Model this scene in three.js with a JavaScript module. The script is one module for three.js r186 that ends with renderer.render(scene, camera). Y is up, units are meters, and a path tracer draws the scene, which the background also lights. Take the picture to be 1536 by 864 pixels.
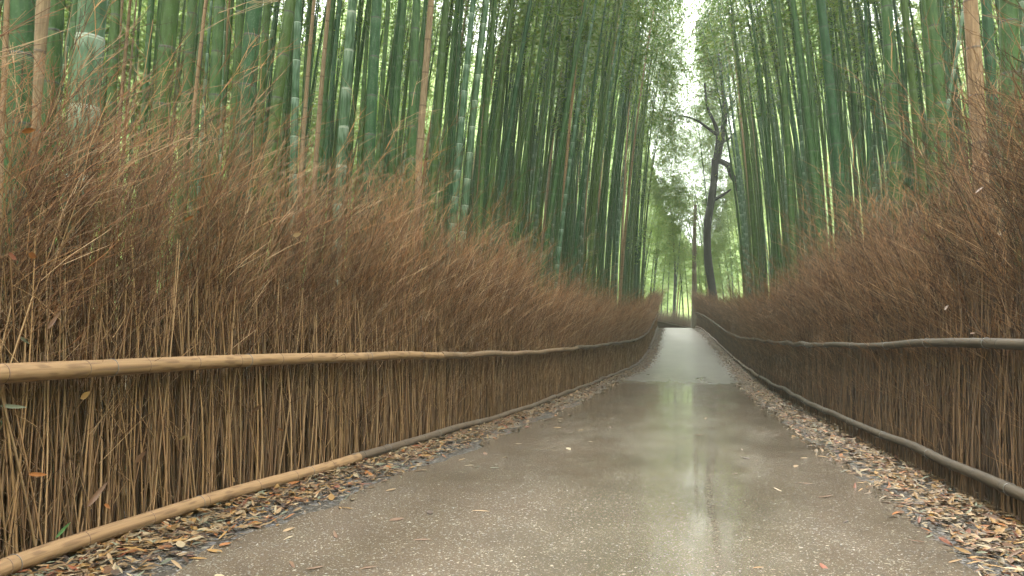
import * as THREE from 'three';
import { createNoise2D, createNoise3D } from 'simplex-noise';

// ---------------------------------------------------------------- camera, sky, sun, exposure
const scene = new THREE.Scene();
const camera = new THREE.PerspectiveCamera(2 * Math.atan(432 / 1150) * 180 / Math.PI, 16 / 9, 0.05, 900);
camera.position.set(0, 1.05, 0);
camera.rotation.order = 'YXZ';
camera.rotation.set(1.146 * Math.PI / 180, 12.36 * Math.PI / 180, 0);
scene.add(camera);

function rng(seed) { return () => { seed = (seed + 0x6d2b79f5) | 0; let t = Math.imul(seed ^ (seed >>> 15), 1 | seed); t = (t + Math.imul(t ^ (t >>> 7), 61 | t)) ^ t; return ((t ^ (t >>> 14)) >>> 0) / 4294967296; }; }
const R0 = rng(7), n2 = createNoise2D(rng(11)), n3 = createNoise3D(rng(12));
const clamp = (x, a = 0, b = 1) => Math.min(b, Math.max(a, x)), lerp = (a, b, t) => a + (b - a) * t;
const smooth = (a, b, x) => { const t = clamp((x - a) / (b - a)); return t * t * (3 - 2 * t); };
const fbm = (x, y, o = 4) => { let s = 0, a = 0.5, f = 1; for (let i = 0; i < o; i++) { s += a * n2(x * f + i * 17.3, y * f - i * 9.1); a *= 0.5; f *= 2.03; } return s; };

{ // bright overcast sky: thin cloud all over, a little brighter overhead
  const W = 512, H = 256, a = new Float32Array(W * H * 4);
  for (let j = 0; j < H; j++) for (let i = 0; i < W; i++) {
    const el = ((j + 0.5) / H - 0.5) * Math.PI, az = (i / W) * 2 * Math.PI, s = Math.sin(el), c = Math.cos(el);
    const cl = n3(c * Math.cos(az) * 1.6, s * 3, c * Math.sin(az) * 1.6) * 0.6 + n3(c * Math.cos(az) * 4, s * 7, c * Math.sin(az) * 4) * 0.4;
    const L = (0.62 + 0.5 * Math.max(0, s)) * (1 + 0.09 * cl), k = (j * W + i) * 4;
    a[k] = L * 0.985; a[k + 1] = L; a[k + 2] = L * 1.02; a[k + 3] = 1;
  }
  const sky = new THREE.DataTexture(a, W, H, THREE.RGBAFormat, THREE.FloatType);
  sky.mapping = THREE.EquirectangularReflectionMapping; sky.magFilter = THREE.LinearFilter; sky.needsUpdate = true;
  scene.background = sky; scene.environment = sky;
}
const sun = new THREE.DirectionalLight(new THREE.Color(1, 0.97, 0.92), 1.5);
sun.position.set(-18, 55, -62); sun.target.position.set(0, 0, -20);
sun.castShadow = true; sun.shadow.radius = 40; sun.shadow.mapSize.set(4096, 4096);
Object.assign(sun.shadow.camera, { left: -70, right: 70, top: 80, bottom: -80, near: 1, far: 160 });
scene.add(sun, sun.target);

const renderer = new THREE.WebGLRenderer({ antialias: true });
renderer.toneMapping = THREE.LinearToneMapping;
renderer.toneMappingExposure = 12.2;
renderer.shadowMap.enabled = true;

// ---------------------------------------------------------------- helpers
const taken = {};
function numbered(n) { const k = taken[n] = (taken[n] ?? -1) + 1; return k ? n + '_' + String(k).padStart(3, '0') : n; }
function tag(o, label, category, group, kind) { Object.assign(o.userData, { label, category }); if (group) o.userData.group = group; if (kind) o.userData.kind = kind; return o; }
function base(name, x, y, z) { const g = new THREE.Group(); g.name = numbered(name); g.position.set(x, y, z); scene.add(g); return g; }
function mesh(name, geo, mat, parent = scene) { const m = new THREE.Mesh(geo, mat); m.name = parent === scene ? numbered(name) : name; m.castShadow = m.receiveShadow = true; parent.add(m); return m; }
function worldMesh(name, geo, mat, root) { const m = mesh(name, geo, mat, root); m.position.copy(root.position).negate(); return m; }  // geometry in world metres under a thing at its base
function structure(name, geo, mat) { const m = mesh(name, geo, mat); m.userData.kind = 'structure'; return m; }
function copies(name, geo, mat, mats, colors, parent = scene) {
  const m = new THREE.InstancedMesh(geo, mat, mats.length); m.name = parent === scene ? numbered(name) : name;
  mats.forEach((x, i) => { m.setMatrixAt(i, x); if (colors) m.setColorAt(i, colors[i]); });
  m.castShadow = m.receiveShadow = true; m.userData.kind = 'stuff'; parent.add(m);
  if (parent !== scene) m.position.copy(parent.position).negate();
  return m;
}
const V = (x, y, z) => new THREE.Vector3(x, y, z), lin = (r, g, b) => new THREE.Color().setRGB(r, g, b);
class MB {                                                             // collects tubes and blades into one geometry
  constructor() { this.p = []; this.n = []; this.u = []; this.c = []; this.i = []; }
  get count() { return this.p.length / 3; }
  // pts: [x,y,z,r] rows, a ring of SEG vertices at each; vs: v coordinate of each row
  tube(pts, seg, col, vs, close = false) {
    const b = this.count, m = pts.length; let ux = 1, uy = 0, uz = 0;
    for (let k = 0; k < m; k++) {
      const q = pts[Math.min(k + 1, m - 1)], o = pts[Math.max(k - 1, 0)];
      let tx = q[0] - o[0], ty = q[1] - o[1], tz = q[2] - o[2]; const tl = Math.hypot(tx, ty, tz) || 1; tx /= tl; ty /= tl; tz /= tl;
      let d = ux * tx + uy * ty + uz * tz; let ax = ux - d * tx, ay = uy - d * ty, az = uz - d * tz, al = Math.hypot(ax, ay, az);
      if (al < 1e-3) { ax = -tz; ay = 0; az = tx; d = ay * ty + ax * tx + az * tz; ax -= d * tx; ay -= d * ty; az -= d * tz; al = Math.hypot(ax, ay, az) || 1; }
      ax /= al; ay /= al; az /= al; ux = ax; uy = ay; uz = az;
      const bx = ty * az - tz * ay, by = tz * ax - tx * az, bz = tx * ay - ty * ax;
      const wrap = vs ? seg : seg - 1;
      for (let s = 0; s <= wrap; s++) {
        const t = s / seg * 2 * Math.PI, cs = Math.cos(t), sn = Math.sin(t), nx = ax * cs + bx * sn, ny = ay * cs + by * sn, nz = az * cs + bz * sn, r = pts[k][3];
        this.p.push(pts[k][0] + nx * r, pts[k][1] + ny * r, pts[k][2] + nz * r); this.n.push(nx, ny, nz);
        if (vs) this.u.push(s / seg, vs[k]);
        if (col) this.c.push(col[0], col[1], col[2]);
      }
    }
    const st = vs ? seg + 1 : seg;
    for (let k = 0; k < m - 1; k++) for (let s = 0; s < seg; s++) {
      const a = b + k * st + s, c = b + k * st + (vs ? s + 1 : (s + 1) % seg), e = a + st, f = c + st;
      this.i.push(a, c, e, c, f, e);
    }
    if (close) for (const [k, sg] of [[0, 1], [m - 1, -1]]) {
      const o = this.count, t = sg > 0 ? 1 : m - 2, dx = pts[k][0] - pts[t][0], dy = pts[k][1] - pts[t][1], dz = pts[k][2] - pts[t][2], l = Math.hypot(dx, dy, dz) || 1;
      for (let s = 0; s < seg; s++) { const q = (b + k * st + s) * 3; this.p.push(this.p[q], this.p[q + 1], this.p[q + 2]); this.n.push(dx / l, dy / l, dz / l); if (vs) this.u.push(0.5, vs[k]); if (col) this.c.push(col[0], col[1], col[2]); }
      for (let s = 1; s < seg - 1; s++) sg > 0 ? this.i.push(o, o + s + 1, o + s) : this.i.push(o, o + s, o + s + 1);
    }
  }
  // a pointed leaf of two folded faces from a to b (arrays), half width w towards s
  leaf(a, b, s, w, sag, col) {
    const o = this.count, mx = lerp(a[0], b[0], 0.4), my = lerp(a[1], b[1], 0.4) - sag, mz = lerp(a[2], b[2], 0.4);
    const dx = b[0] - a[0], dy = b[1] - a[1], dz = b[2] - a[2]; let nx = dy * s[2] - dz * s[1], ny = dz * s[0] - dx * s[2], nz = dx * s[1] - dy * s[0]; const l = Math.hypot(nx, ny, nz) || 1; nx /= l; ny /= l; nz /= l;
    this.p.push(a[0], a[1], a[2], mx + s[0] * w, my + s[1] * w, mz + s[2] * w, b[0], b[1], b[2], mx - s[0] * w, my - s[1] * w, mz - s[2] * w);
    for (let k = 0; k < 4; k++) { this.n.push(nx, ny, nz); if (col) this.c.push(col[0], col[1], col[2]); }
    this.i.push(o, o + 1, o + 2, o, o + 2, o + 3);
  }
  geo() {
    const g = new THREE.BufferGeometry();
    g.setAttribute('position', new THREE.Float32BufferAttribute(this.p, 3)); g.setAttribute('normal', new THREE.Float32BufferAttribute(this.n, 3));
    if (this.u.length) g.setAttribute('uv', new THREE.Float32BufferAttribute(this.u, 2));
    if (this.c.length) g.setAttribute('color', new THREE.Float32BufferAttribute(this.c, 3));
    g.setIndex(this.i); return g;
  }
}
function curve(rows) {                                                 // monotone-ish cubic through (d, value) rows
  return (d) => {
    let k = 0; while (k < rows.length - 2 && d > rows[k + 1][0]) k++;
    const P = (i) => rows[clamp(i, 0, rows.length - 1)], [x0, y0] = P(k), [x1, y1] = P(k + 1), t = clamp((d - x0) / (x1 - x0));
    const m = (i) => { const a = P(i - 1), b = P(i + 1); return (b[1] - a[1]) / (b[0] - a[0]); };
    const h = x1 - x0, t2 = t * t, t3 = t2 * t;
    return (2 * t3 - 3 * t2 + 1) * y0 + (t3 - 2 * t2 + t) * h * m(k) + (-2 * t3 + 3 * t2) * y1 + (t3 - t2) * h * m(k + 1);
  };
}
const srgb = (x) => { x = clamp(x); return Math.round(255 * (x <= 0.0031308 ? 12.92 * x : 1.055 * Math.pow(x, 1 / 2.4) - 0.055)); };
function texture(w, h, fn, color = true, rx = 1, ry = 1) {             // fn(i, j) -> linear [r,g,b] or one number
  const a = new Uint8Array(w * h * 4);
  for (let j = 0; j < h; j++) for (let i = 0; i < w; i++) {
    const v = fn(i, j), k = (j * w + i) * 4;
    if (color) { a[k] = srgb(v[0]); a[k + 1] = srgb(v[1]); a[k + 2] = srgb(v[2]); } else a[k] = a[k + 1] = a[k + 2] = Math.round(255 * clamp(v));
    a[k + 3] = 255;
  }
  const t = new THREE.DataTexture(a, w, h); t.wrapS = t.wrapT = THREE.RepeatWrapping; t.magFilter = THREE.LinearFilter;
  t.colorSpace = color ? THREE.SRGBColorSpace : THREE.NoColorSpace; t.repeat.set(rx, ry); t.needsUpdate = true; return t;
}

// ---------------------------------------------------------------- the lie of the land (d = metres along the path = -z)
const gd = curve([[-30, 0.6], [-6, 0.12], [-3, 0.06], [0, 0.01], [2.6, -0.07], [3.5, -0.115], [4.7, -0.17], [6, -0.235], [9, -0.41], [11.6, -0.54], [16.6, -0.73], [20, -0.83], [25, -0.95], [30, -1.0], [35, -0.97], [40, -0.74], [43, -0.57], [46, -0.43], [48.5, -0.5], [53, -1.1], [60, -1.5], [80, -1.6], [260, -1.6]]);
const XL = curve([[-8, -2.5], [-3, -2.62], [0, -2.69], [2.6, -2.72], [3.5, -2.73], [4.7, -2.65], [5.8, -2.55], [9, -2.37], [11.6, -2.21], [18.5, -1.86], [23.6, -1.47], [28, -1.38], [36, -1.38], [42, -1.36], [47, -1.36]]);
const XR = curve([[-8, 1.7], [-3, 1.75], [0, 1.79], [4.66, 1.82], [10, 1.81], [16.6, 1.77], [26, 1.92], [34, 1.9], [39, 1.68], [43, 1.4], [47, 1.02], [49, 0.95]]);
function height(x, z) {
  const d = -z, off = Math.max(0, Math.abs(x) - 4.5);
  return gd(d) + smooth(0, 6, off) * 0.12 * n2(x * 0.16, z * 0.16);
}
const stations = []; for (let d = -8; d < 56; d += 0.5) stations.push(d);
{ // ground: one sheet out to the wooded slopes
  const xs = [-260, -160, -110, -85, -70, -58, -48, -40, -33, -27, -22, -18, -15, -12, -9, -7, -5.5, -4.5, -3, -1.5, 0, 1.5, 3, 4.5, 5.5, 7, 9, 12, 15, 18, 22, 27, 33, 40, 48, 58, 70, 85, 110, 160, 260];
  const ds = [-120, -60, -35, -25, -18, -12, ...stations, 56, 58, 61, 65, 70, 76, 83, 92, 102, 115, 130, 150, 180, 230, 330];
  const p = [], u = [], idx = [];
  for (const d of ds) for (const x of xs) { p.push(x, height(x, -d) - 0.02, -d); u.push(x, d); }
  for (let j = 0; j < ds.length - 1; j++) for (let i = 0; i < xs.length - 1; i++) { const a = j * xs.length + i; idx.push(a, a + 1, a + xs.length, a + 1, a + xs.length + 1, a + xs.length); }
  const g = new THREE.BufferGeometry(); g.setAttribute('position', new THREE.Float32BufferAttribute(p, 3)); g.setAttribute('uv', new THREE.Float32BufferAttribute(u, 2)); g.setIndex(idx); g.computeVertexNormals();
  const tex = texture(512, 512, (i, j) => { const a = 0.5 + 0.5 * n2(i * 0.11, j * 0.11), b = 0.5 + 0.5 * fbm(i * 0.012, j * 0.012), r = R0(); const k = 0.7 + 0.5 * a * r; return [lerp(0.10, 0.2, b) * k, lerp(0.085, 0.15, b) * k, lerp(0.04, 0.08, b) * k]; }, true, 0.4, 0.4);
  structure('ground', g, new THREE.MeshStandardMaterial({ map: tex, roughness: 0.95 }));
}
{ // wooded hills all round, beyond the grove
  const p = [], c = [], idx = [], A = 240, rows = [0, 6, 12, 20, 30, 42, 60, 90, 140], rr = rng(23);
  for (let j = 0; j < rows.length; j++) for (let i = 0; i <= A; i++) {
    const az = i / A * Math.PI * 2, R = 1 + 0.14 * n2(Math.cos(az) * 2, Math.sin(az) * 2), q = rows[j], notch = smooth(0.9945, 0.9994, Math.cos(az - 0.012)), rx = (58 + q) * R, rz = (92 + q) * R, top = lerp(88, 24, notch) * (0.85 + 0.3 * n2(Math.cos(az) * 3 + 5, Math.sin(az) * 3));
    const x = Math.sin(az) * rx, z = -20 - Math.cos(az) * rz, lump = j ? 1.6 * n2(x * 0.16, z * 0.16) + 0.9 * n2(x * 0.45, z * 0.45) : 0; p.push(x, -2.2 + top * smooth(-4, 62, q) + lump, z);
    const t = 0.5 + 0.5 * n2(x * 0.09, z * 0.09 + 50), k = 0.75 + 0.5 * rr(); c.push(lerp(0.1, 0.18, t) * k, lerp(0.17, 0.23, t) * k, lerp(0.04, 0.045, t) * k);
  }
  for (let j = 0; j < rows.length - 1; j++) for (let i = 0; i < A; i++) { const a = j * (A + 1) + i; idx.push(a, a + 1, a + A + 1, a + 1, a + A + 2, a + A + 1); }
  const g = new THREE.BufferGeometry(); g.setAttribute('position', new THREE.Float32BufferAttribute(p, 3)); g.setAttribute('color', new THREE.Float32BufferAttribute(c, 3)); g.setIndex(idx); g.computeVertexNormals();
  structure('wooded_hills', g, new THREE.MeshStandardMaterial({ vertexColors: true, roughness: 0.95, side: THREE.DoubleSide }));
}
function ribbon(left, right, lift, ds, cols, colorAt) {               // a sheet between two edge lines, uv in metres
  const p = [], u = [], c = [], idx = [];
  ds.forEach((d) => { for (let k = 0; k <= cols; k++) { const x = lerp(left(d), right(d), k / cols); p.push(x, gd0(d) + lift, -d); u.push(x, d); if (colorAt) c.push(...colorAt(x, d)); } });
  for (let j = 0; j < ds.length - 1; j++) for (let i = 0; i < cols; i++) { const a = j * (cols + 1) + i; idx.push(a, a + 1, a + cols + 1, a + 1, a + cols + 2, a + cols + 1); }
  const g = new THREE.BufferGeometry(); g.setAttribute('position', new THREE.Float32BufferAttribute(p, 3)); g.setAttribute('uv', new THREE.Float32BufferAttribute(u, 2));
  if (colorAt) g.setAttribute('color', new THREE.Float32BufferAttribute(c, 3));
  g.setIndex(idx); g.computeVertexNormals(); return g;
}
function gd0(d) { const k = Math.floor((d + 8) / 0.5), a = -8 + k * 0.5; return lerp(gd(a), gd(a + 0.5), (d - a) / 0.5); }   // the ground sheet as it is meshed
const edgeL = (d) => XL(d) + lerp(0.62, 0.42, smooth(4, 25, d)) + 0.08 * n2(d * 0.7, 3.1) + 0.05 * n2(d * 2.3, 8) + 0.035 * n2(d * 7, 5);
const edgeR = (d) => XR(d) - lerp(0.5, 0.4, smooth(4, 25, d)) - 0.08 * n2(d * 0.6, 13.1) - 0.05 * n2(d * 2.1, 18) - 0.035 * n2(d * 7, 15);
const fine = []; for (let d = -7.5; d <= 54; d += 0.125) fine.push(d);
{ // gravelly verges under the fences and beside the path
  const stones = []; const r = rng(31);
  for (let k = 0; k < 5200; k++) stones.push([r() * 512, r() * 512, 2 + r() * r() * 7, r(), r()]);
  const col = new Float32Array(512 * 512 * 3), hgt = new Float32Array(512 * 512);
  for (let k = 0; k < 512 * 512; k++) { const s = 0.7 + 0.4 * r(); col[3 * k] = 0.04 * s; col[3 * k + 1] = 0.034 * s; col[3 * k + 2] = 0.026 * s; }
  for (const [cx, cy, rad, t, q] of stones) { const R = Math.ceil(rad); for (let y = -R; y <= R; y++) for (let x = -R; x <= R; x++) { const dd = Math.hypot(x * (0.8 + q * 0.5), y) / rad; if (dd > 1) continue; const k = (((cy + y + 512) & 511) * 512 + ((cx + x + 512) & 511)); const b = 0.045 + 0.1 * t * t; col[3 * k] = b * lerp(1.05, 1.2, q); col[3 * k + 1] = b; col[3 * k + 2] = b * lerp(0.98, 0.7, q); hgt[k] = Math.sqrt(1 - dd * dd); } }
  const map = texture(512, 512, (i, j) => { const k = (j * 512 + i) * 3; return [col[k], col[k + 1], col[k + 2]]; }, true, 0.9, 0.9);
  const bump = texture(512, 512, (i, j) => hgt[j * 512 + i], false, 0.9, 0.9);
  const m = new THREE.MeshPhysicalMaterial({ map, bumpMap: bump, bumpScale: 0.008, roughness: 0.9, specularIntensity: 0.2 });
  structure('gravel_verge', ribbon((d) => XL(d) - 0.6, (d) => XR(d) + 0.6, -0.006, fine, 12), m);
}
{ // the path: worn exposed-aggregate paving, wet from rain
  const N = 1024, r = rng(41), col = new Float32Array(N * N * 3), hgt = new Float32Array(N * N).fill(0.25);
  for (let j = 0; j < N; j++) for (let i = 0; i < N; i++) { const k = (j * N + i) * 3, s = 0.82 + 0.36 * r(); col[k] = 0.078 * s; col[k + 1] = 0.06 * s; col[k + 2] = 0.041 * s; }
  for (let q = 0; q < 46000; q++) {
    const cx = r() * N, cy = r() * N, rad = 0.9 + 1.9 * r() * r() + (r() < 0.06 ? 2.2 * r() : 0), t = r(), st = 0.6 + 0.8 * r(), R = Math.ceil(rad * 1.5);
    const b = t < 0.34 ? 0.026 : t < 0.66 ? 0.068 : t < 0.9 ? 0.13 : 0.21, w = r(), cr = b * lerp(1.0, 1.16, w), cb = b * lerp(0.94, 0.68, w);
    for (let y = -R; y <= R; y++) for (let x = -R; x <= R; x++) { const dd = Math.hypot(x * st, y / st) / rad; if (dd > 1) continue; const k = ((cy + y + N) & (N - 1)) * N + ((cx + x + N) & (N - 1)); col[3 * k] = cr; col[3 * k + 1] = b; col[3 * k + 2] = cb; hgt[k] = 0.25 + 0.75 * Math.sqrt(1 - dd * dd) * (0.5 + 0.5 * w); }
  }
  const map = texture(N, N, (i, j) => { const k = (j * N + i) * 3; return [col[k], col[k + 1], col[k + 2]]; }, true, 0.5, 0.5);
  const bump = texture(N, N, (i, j) => hgt[j * N + i], false, 0.5, 0.5);
  // water film: where it stands the surface is smoother (a map over the whole path, 5 m by 64 m)
  const rough = texture(512, 2048, (i, j) => {
    const x = i / 512 * 5 - 3, d = j / 2048 * 64 - 8;
    const a = fbm(x * 0.9 + 3, d * 0.22), b = fbm(x * 3 + 9, d * 1.1 + 4), pool = smooth(8, 13, d) * (1 - smooth(17.5, 18.6, d + 0.5 * n2(x * 1.3, 2)));
    const wet = smooth(-0.75, 1.15, 0.9 * a + 0.4 * b + 0.6 * pool + 0.8 * smooth(0.45, 0.12, Math.abs(x - 0.16 - 0.1 * n2(d * 1.4, 6))) * smooth(8.5, 6, d));
    const dry = 0.7 * smooth(15.2, 20.5, d + 1.3 * n2(x * 0.9, d * 0.3) + 0.8 * n2(x * 2.6, d * 0.8)) + 0.3 * smooth(17, 30, d);
    return lerp(lerp(0.27, 0.05, wet), 0.37, dry);
  }, false, 1 / 5, 1 / 64);
  rough.offset.set(3 / 5, 8 / 64);
  const tone = (x, d) => { const a = fbm(x * 0.8 + 31, d * 0.45 + 5), b = fbm(x * 3.1, d * 2.3 + 40), dry = 0.7 * smooth(15.2, 20.5, d + 1.3 * n2(x * 0.9, d * 0.3) + 0.8 * n2(x * 2.6, d * 0.8)) + 0.3 * smooth(17, 30, d), k = (1 + 0.34 * a + 0.2 * b) * lerp(1, 0.8, dry); return [k, k * lerp(1 + 0.02 * b, 1.08, dry), k * lerp(1 + 0.05 * a, 1.2, dry)]; };
  const m = new THREE.MeshStandardMaterial({ map, bumpMap: bump, bumpScale: 0.0009, roughness: 1, roughnessMap: rough, vertexColors: true });
  structure('path', ribbon(edgeL, edgeR, 0.004, fine, 30, tone), m);
}

// ---------------------------------------------------------------- bamboo grove
const WAX = [0.17, 0.21, 0.165];
function culmTexture(kind, seed) {                                     // four joints tall; v whole numbers of a quarter are the joints
  const o = seed * 50;
  return texture(64, 1024, (i, j) => {
    const v = j / 256 % 1, seg = Math.floor(j / 256), u = i / 64 * Math.PI * 2, cx = Math.cos(u), sx = Math.sin(u);
    const streak = n3(cx * 5 + o, sx * 5 + seg * 7, v * 0.7), fineS = n3(cx * 12 + o, sx * 12 + seg * 3, v * 3), blot = n3(cx * 1.5 + o, sx * 1.5, (v + seg) * 2.2), spot = n3(cx * 7 + o, sx * 7, (v + seg) * 12);
    const P = { mature: [0.018, 0.049, 0.0125], dark: [0.013, 0.041, 0.014], olive: [0.028, 0.052, 0.009], frosted: [0.027, 0.061, 0.026], dead: [0.17, 0.105, 0.06] }[kind];
    let k = 1 + 0.16 * streak + 0.14 * fineS + 0.24 * blot, c = P.map((x) => x * k);
    if (kind === 'olive' || kind === 'mature') { const y = clamp(0.35 + blot * 0.8) * 0.35; c = [lerp(c[0], 0.036, y), lerp(c[1], 0.058, y), lerp(c[2], 0.012, y)]; }
    if (kind === 'dead') { const y = smooth(0.25, 0.7, spot) * 0.45; c = c.map((x, q) => lerp(x, [0.13, 0.075, 0.04][q], y)); }
    if (kind !== 'dead' && kind !== 'frosted') { const y = smooth(0.45, 0.75, spot + 0.25 * blot) * 0.35; c = c.map((x, q) => lerp(x, [0.07, 0.085, 0.055][q], y)); }   // lichen specks
    const wa = { mature: 0.16, dark: 0.12, olive: 0.12, frosted: 0.55, dead: 0 }[kind] * clamp(0.75 + 0.4 * blot + 0.25 * fineS);
    const film = (kind === 'frosted' ? 0.2 : 0.015) * clamp(0.5 + blot + 0.3 * spot), band = wa * smooth(kind === 'frosted' ? 0.62 : 0.86, 0.97, v + 0.03 * fineS), w = clamp(film + band);
    c = c.map((x, q) => lerp(x, WAX[q], w));
    if (v > 0.972) { const t = kind === 'dead' ? [0.09, 0.05, 0.03] : kind === 'frosted' ? [0.24, 0.27, 0.22] : [0.05, 0.066, 0.036]; c = c.map((x, q) => lerp(x, t[q], 0.75)); }
    if (v < 0.016 || v > 0.993) { const t = kind === 'dead' ? [0.09, 0.05, 0.03] : [0.035, 0.045, 0.025]; c = c.map((x, q) => lerp(x, t[q], 0.85)); }
    return c;
  });
}
const culmMats = {};
for (const [k, n] of [['mature', 3], ['dark', 2], ['olive', 2], ['frosted', 2], ['dead', 2]]) culmMats[k] = Array.from({ length: n }, (_, s) => new THREE.MeshPhysicalMaterial({ map: culmTexture(k, s + k.length), roughness: k === 'dead' ? 0.65 : 0.5, specularIntensity: 0.45, color: lin(...[[1, 1, 1], [0.86, 0.94, 0.96], [1.15, 1.04, 0.95]][s]) }));
const ringMats = { mature: lin(0.014, 0.018, 0.009), dark: lin(0.013, 0.017, 0.009), olive: lin(0.018, 0.02, 0.008), frosted: lin(0.15, 0.17, 0.13), dead: lin(0.06, 0.035, 0.02) };
for (const k in ringMats) ringMats[k] = new THREE.MeshStandardMaterial({ color: ringMats[k], roughness: 0.6 });

function culmLine(o) { return (h) => { const t = Math.max(0, h) / o.H, b = Math.pow(t, 2.2); return [o.lean[0] * h + o.bend[0] * b, h * (1 - 0.05 * b), o.lean[1] * h + o.bend[1] * b, o.r * (1 - 0.86 * Math.pow(t, 1.25)) * (h < 0.3 ? 1 + 0.15 * (0.3 - h) : 1)]; }; }
function joints(o) { const js = []; let h = o.node - 12; if (o.node > 0) { h = o.node; while (h > 0.15) h -= 0.2 + 0.22 * Math.min(1, h / 1.8) * o.gap; } while (h < o.H) { if (h > 0.05) js.push(h); h += 0.2 + 0.22 * Math.min(1, Math.max(0, h) / 1.8) * o.gap; } return js; }
function culm(o, seg, level) {                                         // level 2: swollen joints, 1: a slight step, 0: plain
  const P = culmLine(o), js = joints(o), rows = [], vs = []; let k = 0;
  const put = (h, s, v) => { const q = P(h); q[3] *= s; rows.push(q); vs.push(v); };
  put(-0.25, 1, -0.9 / 4);
  js.forEach((h, j) => {
    const v = (j) / 4;
    if (level === 2 && h < 6) { put(h - 0.03, 1, v - 0.07 / 4); put(h - 0.006, 1.045, v - 0.012 / 4); put(h + 0.004, 1.06, v + 0.008 / 4); put(h + 0.012, 0.985, v + 0.03 / 4); }
    else if (level >= 1 && h < 9) { put(h - 0.012, 1.03, v - 0.025 / 4); put(h + 0.012, 0.985, v + 0.03 / 4); }
    else if (j % 3 === 0) put(h, 1, v);
    k = j;
  });
  put(o.H, 1, (k + 1) / 4);
  const m = new MB(); m.tube(rows, seg, null, vs); return m.geo();
}
// leafy tops: branches from the joints with sprays of narrow leaves
const LEAF = [[0.2, 0.36, 0.06], [0.23, 0.4, 0.07], [0.28, 0.42, 0.07], [0.36, 0.45, 0.08], [0.16, 0.31, 0.06]];
const leafMat = new THREE.MeshPhysicalMaterial({ color: 0xffffff, vertexColors: true, roughness: 0.85, transmission: 0.62, thickness: 0, specularIntensity: 0.2 });
const branchMat = new THREE.MeshStandardMaterial({ color: lin(0.09, 0.12, 0.04), roughness: 0.7 });
function crownGeo(seed, L, width, nBranch, per, size = 1) {
  const r = rng(seed), leaves = new MB(), br = new MB();
  for (let k = 0; k < nBranch; k++) {
    const t = (k + r()) / nBranch, y = t * L, az = k * 2.4 + r(), len = width * (0.45 + 0.75 * Math.sin(Math.PI * clamp(0.18 + t * 0.75))) * (0.7 + 0.5 * r()), up = 0.55 + 0.4 * r();
    const pts = []; for (let s = 0; s <= 3; s++) { const q = s / 3; pts.push([Math.cos(az) * len * q, y + len * (up * q - 0.75 * q * q), Math.sin(az) * len * q, 0.008 * (1 - 0.7 * q)]); }
    br.tube(pts, 3);
    for (let j = 0; j < per; j++) {
      const q = 0.25 + 0.75 * Math.sqrt(r()), s = q * 3, a = Math.min(2, Math.floor(s)), f = s - a, A = pts[a], B = pts[a + 1];
      const sp = 0.16 + 0.2 * len * r(), x = lerp(A[0], B[0], f) + (r() - 0.5) * sp * 2, yy = lerp(A[1], B[1], f) + (r() - 0.65) * sp * 1.5, z = lerp(A[2], B[2], f) + (r() - 0.5) * sp * 2;
      const th = az + (r() - 0.5) * 2.6, ll = (0.1 + 0.08 * r()) * size, dr = -0.1 - 0.8 * r(), ct = Math.sqrt(Math.max(0, 1 - dr * dr));
      const dir = [Math.cos(th) * ct, dr, Math.sin(th) * ct], roll = (r() - 0.5) * 2, side = [-Math.sin(th) * Math.cos(roll), Math.sin(roll), Math.cos(th) * Math.cos(roll)];
      leaves.leaf([x, yy, z], [x + dir[0] * ll, yy + dir[1] * ll, z + dir[2] * ll], side, ll * 0.11 + 0.002, 0, LEAF[Math.floor(r() * LEAF.length)]);
    }
  }
  return { leaves: leaves.geo(), branches: br.geo() };
}
const crowns = Array.from({ length: 7 }, (_, k) => crownGeo(100 + k, 7.2, 1.3, 36, 16, 1.3));
const crownsFar = Array.from({ length: 4 }, (_, k) => crownGeo(200 + k, 8, 1.5, 34, 15, 1.35));

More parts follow.
